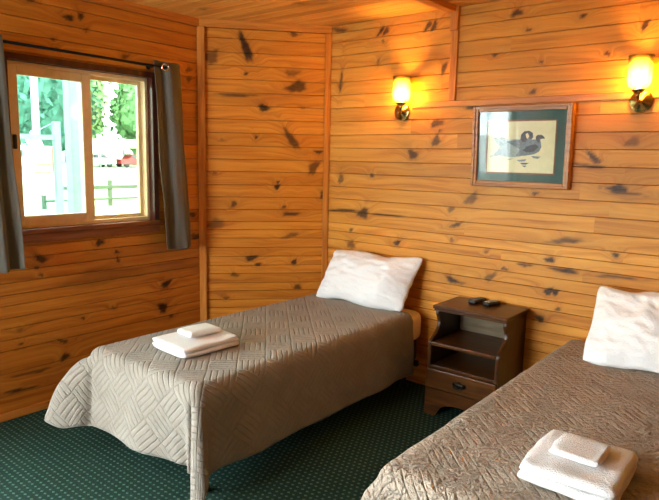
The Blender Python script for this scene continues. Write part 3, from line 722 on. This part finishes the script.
def remote(loc, rz, w, l, label, pale):
    r = tag(empty('remote_control', loc, rz), label, 'remote control')
    m = MB(); m.box(-w/2, w/2, -l/2, l/2, 0, .023, .009, 3); m.build('body', M['black_plastic'], r, True)
    m = MB()
    for a in range(3):
        for b in range(5): m.box(-w*.30+a*w*.30-.004, -w*.30+a*w*.30+.004, -l*.36+b*l*.15-.004, -l*.36+b*l*.15+.004, -0+.0225, .0255, .001)
    m.build('buttons', M['pale_rubber'] if pale else M['grey_rubber'], r)
remote((-1.558, 3.375, NZ), math.radians(-8), .054, .13, 'black remote control on the nightstand, nearer the corner bed', False)
remote((-1.462, 3.37, NZ), math.radians(-18), .052, .11, 'black remote control with pale buttons on the nightstand, nearer the right bed', True)

# ------------------------------------------------------------------ picture of ducks
px0, px1, pz0, pz1 = -1.672, -1.082, 1.357, 1.832
pic = tag(empty('framed_picture', ((px0+px1)/2, YB-.004, pz0)), 'wood framed duck print with green mat on the back wall', 'picture')
W_, H_ = px1-px0, pz1-pz0; tl = Matrix.Rotation(math.radians(-2.2), 4, 'X')
tl = Matrix.Rotation(math.radians(2.2), 4, 'X')
m = MB(); fw = .036
for (a, b, c, d) in ((-W_/2, -W_/2+fw, 0, H_), (W_/2-fw, W_/2, 0, H_), (-W_/2+fw, W_/2-fw, 0, fw), (-W_/2+fw, W_/2-fw, H_-fw, H_)):
    m.box(a, b, -.030, -.002, c, d, .004)
for (a, b, c, d) in ((-W_/2+.004, -W_/2+.020, .004, H_-.004), (W_/2-.020, W_/2-.004, .004, H_-.004), (-W_/2+.02, W_/2-.02, .004, .020), (-W_/2+.02, W_/2-.02, H_-.020, H_-.004)):
    m.box(a, b, -.038, -.030, c, d, .003)
m.build('frame', M['frame'], pic, M=tl)
ix, iz0_, iz1_ = W_/2-fw, fw, H_-fw
m = MB(); m.box(-ix-.004, ix+.004, -.012, -.006, iz0_-.004, iz1_+.004); m.build('mat_board', M['mat_green'], pic, M=tl)
lx0, lx1, lz0, lz1 = -ix+.052, ix-.052, iz0_+.044, iz1_-.050
m = MB(); ring_boxes = ((lx0, lx0+.008, lz0, lz1), (lx1-.008, lx1, lz0, lz1), (lx0, lx1, lz0, lz0+.008), (lx0, lx1, lz1-.008, lz1))
for (a, b, c, d) in ring_boxes: m.box(a, b, -.0145, -.012, c, d)
m.build('mat_liner', M['mat_liner'], pic, M=tl)
m = MB(); m.box(lx0+.006, lx1-.006, -.0132, -.012, lz0+.006, lz1-.006, mi=0)
def ink(pts, mi, d=0):
    w, h = lx1-lx0, lz1-lz0
    m.prism([(lx0+p[0]*w, lz1-p[1]*h) for p in pts], -.0134-d*.0002, -.0131, 'XZ', 0, mi)
ink([(.09, .31), (.17, .34), (.24, .31), (.33, .36), (.45, .35), (.55, .37), (.62, .46), (.60, .60), (.50, .68), (.36, .69), (.20, .66), (.06, .69), (.16, .58), (.20, .50), (.15, .42)], 3, 0)
ink([(.30, .40), (.44, .37), (.54, .36), (.56, .30), (.66, .36), (.72, .36), (.75, .30), (.79, .40), (.80, .50), (.77, .58), (.70, .63), (.56, .66), (.44, .66), (.50, .54)], 2, 1)
ink([(.50, .36), (.51, .27), (.55, .21), (.62, .20), (.67, .24), (.68, .32), (.655, .36), (.61, .33), (.58, .40), (.54, .41)], 1, 2)
ink([(.72, .37), (.715, .31), (.74, .275), (.79, .27), (.82, .30), (.845, .345), (.81, .345), (.78, .36), (.765, .42)], 1, 2)
ink([(.57, .26), (.60, .24), (.625, .30), (.605, .35), (.585, .33)], 0, 3)
ink([(.60, .48), (.72, .44), (.76, .50), (.70, .58), (.60, .60), (.54, .56)], 1, 2)
ink([(.46, .74), (.60, .72), (.58, .76), (.50, .77)], 2, 1); ink([(.51, .79), (.64, .79), (.60, .82), (.54, .82)], 1, 1); ink([(.54, .84), (.61, .84), (.58, .87)], 1, 1)
ink([(.66, .66), (.80, .67), (.76, .71), (.70, .70)], 2, 1); ink([(.30, .72), (.42, .71), (.36, .74)], 3, 1)
m.build('print', [M['paper'], M['ink_dark'], M['ink_mid'], M['ink_pale']], pic, M=tl)
m = MB(); m.box(-ix-.003, ix+.003, -.0225, -.0205, iz0_-.003, iz1_+.003); m.build('picture_glass', M['picture_glass'], pic, M=tl)

# ------------------------------------------------------------------ sconces
def sconce(x, z, label, dx=0.0):
    s = tag(empty('wall_sconce', (x, YB-.006, z)), label, 'wall lamp', 'brass wall sconces')
    m = MB(); m.lathe([(0, 0), (.058, 0), (.058, .006), (.052, .010), (.046, .010), (.040, .016), (.026, .018), (.018, .028), (0, .030)], 32, (0, 0, 0), '-Y'); m.build('backplate', M['brass'], s, True)
    m = MB(); m.tube([(0, -.026, 0), (dx*.3, -.05, -.008), (dx*.8, -.078, -.002), (dx, -.088, .018), (dx, -.088, .034)], [.008, .008, .008, .009, .012], 12)
    m.lathe([(.0, -.013), (.012, -.010), (.014, 0), (.010, .010), (0, .013)], 16, (dx*.3, -.052, -.008)); m.build('arm', M['brass'], s, True)
    m = MB(); m.lathe([(0, .028), (.018, .030), (.030, .042), (.032, .052), (.028, .054), (0, .054)], 24, (dx, -.088, 0)); m.build('fitter', M['brass'], s, True)
    m = MB(); prof = [(.028, .054), (.044, .060), (.054, .078), (.057, .10), (.056, .14), (.057, .18), (.060, .213), (.0575, .213), (.0545, .18), (.0535, .14), (.0545, .10), (.0515, .080), (.042, .063), (.026, .057)]
    b = bmesh.new(); rings = [[b.verts.new((r*math.cos(2*PI*k/32), r*math.sin(2*PI*k/32), h)) for k in range(32)] for r, h in prof]
    for i in range(len(rings)-1):
        for k in range(32): b.faces.new((rings[i][k], rings[i][(k+1) % 32], rings[i+1][(k+1) % 32], rings[i+1][k])).smooth = True
    m.merge(b, 0, Matrix.Translation((dx, -.088, 0))); m.build('lamp_shade', M['shade'], s, True)
    m = MB(); m.lathe([(0, .056), (.012, .060), (.015, .075), (.023, .092), (.027, .108), (.024, .124), (.014, .134), (0, .137)], 20, (dx, -.088, 0)); m.build('bulb', M['bulb'], s, True)
sconce(-2.200, 1.818, 'lit brass wall sconce left of the duck picture', .045)
sconce(-.762, 1.825, 'lit brass wall sconce right of the duck picture')


# ------------------------------------------------------------------ outdoors
def gz(x):
    return -.5 if x > -20 else -.5+.0165*(-20-x)
V = []; xs = np.array([-3.58, -8, -14, -20, -30, -45, -60, -80, -120, -200]); ys = np.linspace(-60, 160, 45)
for x in xs:
    for y in ys: V.append((x, y, gz(x)+(.06*noise.noise(Vector((x*.2, y*.2, 0))) if x < -5 else 0)))
struct(grid_obj('ground', np.array(V), len(xs), len(ys), M['lawn']))

def tree(loc, h, rx, rz_, leaf, label, seed, n=1300, ls=.55, conical=.0):
    r = random.Random(seed); t = tag(empty('tree', loc), label, 'tree', 'trees beyond the window')
    m = MB(); m.tube([(0, 0, -.2), (.1, .05, h*.3), (.0, .1, h*.7)], [.28, .2, .08], 8); m.build('trunk', M['bark'], t)
    vs, F = [], []
    b = bmesh.new(); bmesh.ops.create_icosphere(b, subdivisions=3, radius=1)
    c0 = h-rz_
    def env(d):      # crown radius towards direction d
        k = 1+.35*noise.noise(d*1.6+Vector((seed, 0, 0)))+.18*noise.noise(d*4+Vector((0, seed, 0)))
        w = 1-conical*max(0, d.z)
        return Vector((d.x*rx*k*w, d.y*rx*k*w, d.z*rz_*k+c0))
    for v in b.verts: v.co = env(v.co.normalized())*1.0
    for v in b.verts: v.co = Vector((v.co.x*.86, v.co.y*.86, (v.co.z-c0)*.88+c0))
    b.verts.index_update(); vs = [tuple(v.co) for v in b.verts]; F = [tuple(v.index for v in f.verts) for f in b.faces]; b.free()
    for _ in range(n):
        d = Vector((r.gauss(0, 1), r.gauss(0, 1), r.gauss(0, 1))).normalized(); p = env(d); p = Vector((p.x, p.y, p.z))
        p = Vector((0, 0, c0))+(p-Vector((0, 0, c0)))*r.uniform(.85, 1.06)
        a = Vector((r.gauss(0, 1), r.gauss(0, 1), r.gauss(0, 1))).normalized(); c = a.cross(d)
        if c.length < .01: continue
        c.normalize(); s = ls*r.uniform(.5, 1.2); i = len(vs)
        vs += [tuple(p-a*s), tuple(p+c*s*.55), tuple(p+a*s), tuple(p-c*s*.55)]; F.append((i, i+1, i+2, i+3))
    me = bpy.data.meshes.new('foliage'); me.from_pydata(vs, [], F); me.materials.append(M[leaf]); link(bpy.data.objects.new('foliage', me), t)
for k, (x, y, h, rx, rz_, leaf, lab, con) in enumerate((
    (-94, 71.5, 27, 6.0, 13.0, 'leaf_dark', 'tall dark tree beyond the right pane of the window, against the sky', .5),
    (-68, 45.5, 12.5, 3.4, 5.6, 'leaf_mid', 'shorter light green tree beyond the window, left of the tall dark tree', .2),
    (-76, 54.5, 10.5, 3.2, 4.8, 'leaf_mid', 'low bushy tree beyond the right pane, behind the carport roof', .1),
    (-74, 37.6, 21, 4.6, 10.0, 'leaf_dark', 'broad tree beyond the left pane, right of the pale utility pole', .2),
    (-60, 25.0, 16, 4.0, 8.0, 'leaf_dark', 'broad tree beyond the left pane, left of the pale utility pole', .2),
    (-96, 52.5, 16, 4.4, 7.4, 'leaf_pale', 'pale tree beyond the window, behind the mullion', .1),
    (-72, 64.5, 17, 3.8, 8.0, 'leaf_dark', 'dark tree beyond the far right edge of the window', .3))):
    tree((x, y, gz(x)), h, rx, rz_, leaf, lab, k*3.7+1, conical=con)

# porch post close to the window
m = MB(); m.box(-5.26, -5.14, 2.73, 2.85, -.5, 2.7, .008); m.box(-5.28, -5.12, 2.71, 2.87, -.5, -.34, .008)
tag(m.build('porch_post', M['painted']), 'pale grey green porch post just outside the left pane', 'post')

# hanging sign with its posts
sg = tag(empty('hanging_sign', (-20, 10.1, gz(-20))), 'white sign board hung from a green post and crossbar outside the left pane', 'sign')
m = MB(); m.box(-.09, .09, -.10, .12, -.1, 3.05, .015); m.build('post', M['painted'], sg)
m = MB(); m.box(-.06, .06, -1.25, -.10, 2.44, 2.60, .01); m.tube([(0, -.85, 2.6), (0, -.10, 3.0)], .02, 6); m.build('crossbar', M['painted'], sg)
bd = MB(); bd.box(-.03, .03, -1.12, -.14, .62, 2.24, .01); bo = bd.build('sign_board', M['sign_white'], sg)
rs = random.Random(2)
for (z0, hh) in ((1.88, .17), (1.02, .16), (.82, .10)):          # sun-bleached lines of lettering, too faint to read
    top, y = [], -1.06
    while y < -.28:
        w = rs.uniform(.05, .10); k = z0+hh*rs.uniform(.7, 1); top += [(y, k), (y+w, k), (y+w, z0+hh*.35), (y+w+.025, z0+hh*.35)]; y += w+.025
    m = MB(); m.prism([(-1.06, z0)]+top+[(y, z0)], .031, .036, 'YZ'); m.build('lettering', M['sign_yellow'], bo)
for z0 in (1.62, 1.36):
    m = MB(); m.box(.031, .036, -.78, -.22, z0, z0+.045); m.build('lettering', M['sign_red'], bo)
m = MB(); m.box(.031, .036, -.20, -.15, 1.36, 2.22); m.build('red_stripe', M['sign_red'], bo)

# utility pole
m = MB(); m.lathe([(0, -.2), (.17, -.2), (.13, 9.6), (0, 9.6)], 12); m.box(-.06, .06, -.9, .9, 8.8, 8.95)
o = m.build('utility_pole', M['utility']); o.location = (-27, 12.75, gz(-27)); tag(o, 'pale utility pole standing behind the sign outside', 'utility pole')

# rail fence
fn = tag(empty('rail_fence', (-21.5, 12.9, gz(-21.5))), 'weathered post and rail fence across the sunny yard', 'fence')
for k, y in enumerate((-2.6, 0, 2.6)):
    m = MB(); m.box(-.06, .06, y-.07, y+.07, -.15, 1.0, .012); m.build('fence_post', M['fence'], fn)
for a, b in ((-2.6, 0), (0, 1.45)):
    m = MB(); m.box(.04, .09, a, b, .66, .80, .01); m.build('fence_rail', M['fence'], fn)
m = MB(); m.box(.04, .09, -2.6, 2.6, .24, .32, .01); m.build('fence_rail', M['fence'], fn)
for k, (x, y, lab) in enumerate(((-15.5, 8.75, 'small grass tuft in the yard below the fence'), (-16, 9.25, 'larger grass tuft in the yard below the fence'), (-13.5, 7.1, 'leafy weed growing in front of the sign outside'))):
    r = random.Random(k); vs, F = [], []
    for _ in range(120):
        a = r.uniform(0, 2*PI); rr = r.uniform(0, .18); h = r.uniform(.15, .42); px_, py_ = rr*math.cos(a), rr*math.sin(a); i = len(vs)
        vs += [(px_-.012, py_, 0), (px_+.012, py_, 0), (px_*1.8+.01*math.cos(a), py_*1.8, h)]; F.append((i, i+1, i+2))
    me = bpy.data.meshes.new('grass_tuft'); me.from_pydata(vs, [], F); me.materials.append(M['grass'])
    o = bpy.data.objects.new('grass_tuft', me); o.location = (x, y, gz(x)+.02); tag(link(o), lab, 'grass')

# carport and cars
CX, CY = -60, 36.9
cp = tag(empty('carport', (CX, CY, gz(CX))), 'carport with a pale roof across the yard, seen through the right pane', 'carport')
m = MB(); m.prism([(-2.9, 2.1), (-2.9, 2.25), (-1.2, 3.0), (2.6, 3.0), (3.0, 2.2), (3.0, 2.1)], -3.2, 1.6, 'YZ'); m.build('roof', M['roof_white'], cp)
m = MB(); m.prism([(-2.7, 2.06), (-2.5, 2.3), (-1.3, 2.75), (.6, 2.75), (1.3, 2.3), (1.6, 2.06)], 1.6, 1.68, 'YZ'); m.build('gable', M['roof_under'], cp)
for (x, y) in ((1.4, -2.7), (1.4, 2.8), (-3.0, -2.7), (-3.0, 2.8)):
    m = MB(); m.box(x-.07, x+.07, y-.07, y+.07, -.2, 2.1); m.build('carport_post', M['painted'], cp)
def car(loc, mat, label):
    c = tag(empty('car', loc), label, 'car'); hw = .85
    m = MB(); m.prism([(-2.1, .32), (-2.15, .75), (-1.9, .88), (-1.1, .95), (1.3, .97), (2.05, .9), (2.15, .6), (2.1, .32)], -hw, hw, 'YZ', .05)
    m.prism([(-1.1, .94), (-.5, 1.42), (.8, 1.44), (1.5, .96)], -hw*.88, hw*.88, 'YZ', .05); m.build('body', M[mat], c)
    m = MB(); m.prism([(-.92, .99), (-.45, 1.36), (.10, 1.37), (.10, .99)], hw*.86, hw*.89, 'YZ'); m.prism([(.18, .99), (.18, 1.37), (.74, 1.37), (1.25, .99)], hw*.86, hw*.89, 'YZ'); m.build('side_window', M['car_glass'], c)
    for y in (-1.35, 1.35):
        for x in (-hw+.02, hw-.18):
            m = MB(); m.lathe([(0, 0), (.2, 0), (.33, .02), (.33, .14), (.2, .16), (0, .16)], 18, (x, y, .33), 'X'); m.build('wheel', M['tyre'], c)
car((CX+.2, 38.9, gz(CX)), 'car_red', 'red car parked under the carport across the yard')
car((CX+.1, 34.2, gz(CX)), 'car_white', 'white car parked left of the red car across the yard')

# ------------------------------------------------------------------ light
w = bpy.data.worlds.new('World'); S.world = w; w.use_nodes = True
bg = w.node_tree.nodes['Background']; bg.inputs[0].default_value = (.83, .93, 1.0, 1); bg.inputs[1].default_value = SKY
ld = bpy.data.lights.new('sun', 'SUN'); ld.energy = SUN; ld.angle = .02; ld.color = (1, .95, .85)
lo = bpy.data.objects.new('sun', ld); lo.rotation_euler = Vector((-.72, .25, -.62)).to_track_quat('-Z', 'Y').to_euler(); COL.objects.link(lo)
def portal(loc, sy, sz):
    l = bpy.data.lights.new('daylight_portal', 'AREA'); l.shape = 'RECTANGLE'; l.size = sz; l.size_y = sy; l.cycles.is_portal = True
    o = bpy.data.objects.new('daylight_portal', l); o.location = loc; o.rotation_euler = (0, -PI/2, 0); COL.objects.link(o)
portal((XL-.125, (WY0+WY1)/2, (WZ0+WZ1)/2), WY1-WY0, WZ1-WZ0)
portal((XL-.125, (DY0+DY1)/2, DZ1/2), DY1-DY0, DZ1)

l = bpy.data.lights.new('daylight_portal', 'AREA'); l.shape = 'RECTANGLE'; l.size = 1.6; l.size_y = 1.3; l.cycles.is_portal = True  # portal of the added rear window
o = bpy.data.objects.new('daylight_portal', l); o.location = (-2.45, YR-.125, 1.45); o.rotation_euler = (PI/2, 0, 0); COL.objects.link(o)

# ------------------------------------------------------------------ camera
F_PX = 602.5; PITCH, ROLL, YAW = math.radians(8.573), math.radians(1.175), math.radians(51.0358)
fh = Vector((-math.cos(YAW), math.sin(YAW), 0)); rh = Vector((math.sin(YAW), math.cos(YAW), 0)); zz = Vector((0, 0, 1))
fw = fh*math.cos(PITCH)-zz*math.sin(PITCH); up = fh*math.sin(PITCH)+zz*math.cos(PITCH)
r2 = rh*math.cos(ROLL)+up*math.sin(ROLL); u2 = up*math.cos(ROLL)-rh*math.sin(ROLL)
cd = bpy.data.cameras.new('camera'); cd.sensor_width = 36; cd.lens = F_PX/659*36; cd.clip_start = .02; cd.clip_end = 500
co = bpy.data.objects.new('camera', cd); mw = Matrix((r2, u2, -fw)).transposed().to_4x4(); mw.translation = Vector((0, 0, 1.5)); co.matrix_world = mw
COL.objects.link(co); S.camera = co
S.view_settings.view_transform = 'Standard'; S.view_settings.look = 'None'; S.view_settings.gamma = 1; S.view_settings.use_curve_mapping = False
S.view_settings.exposure = EXPOSURE
S.cycles.max_bounces = 10; S.cycles.diffuse_bounces = 6; S.cycles.transparent_max_bounces = 16; S.cycles.use_denoising = True
S.cycles.sample_clamp_indirect = 6.0
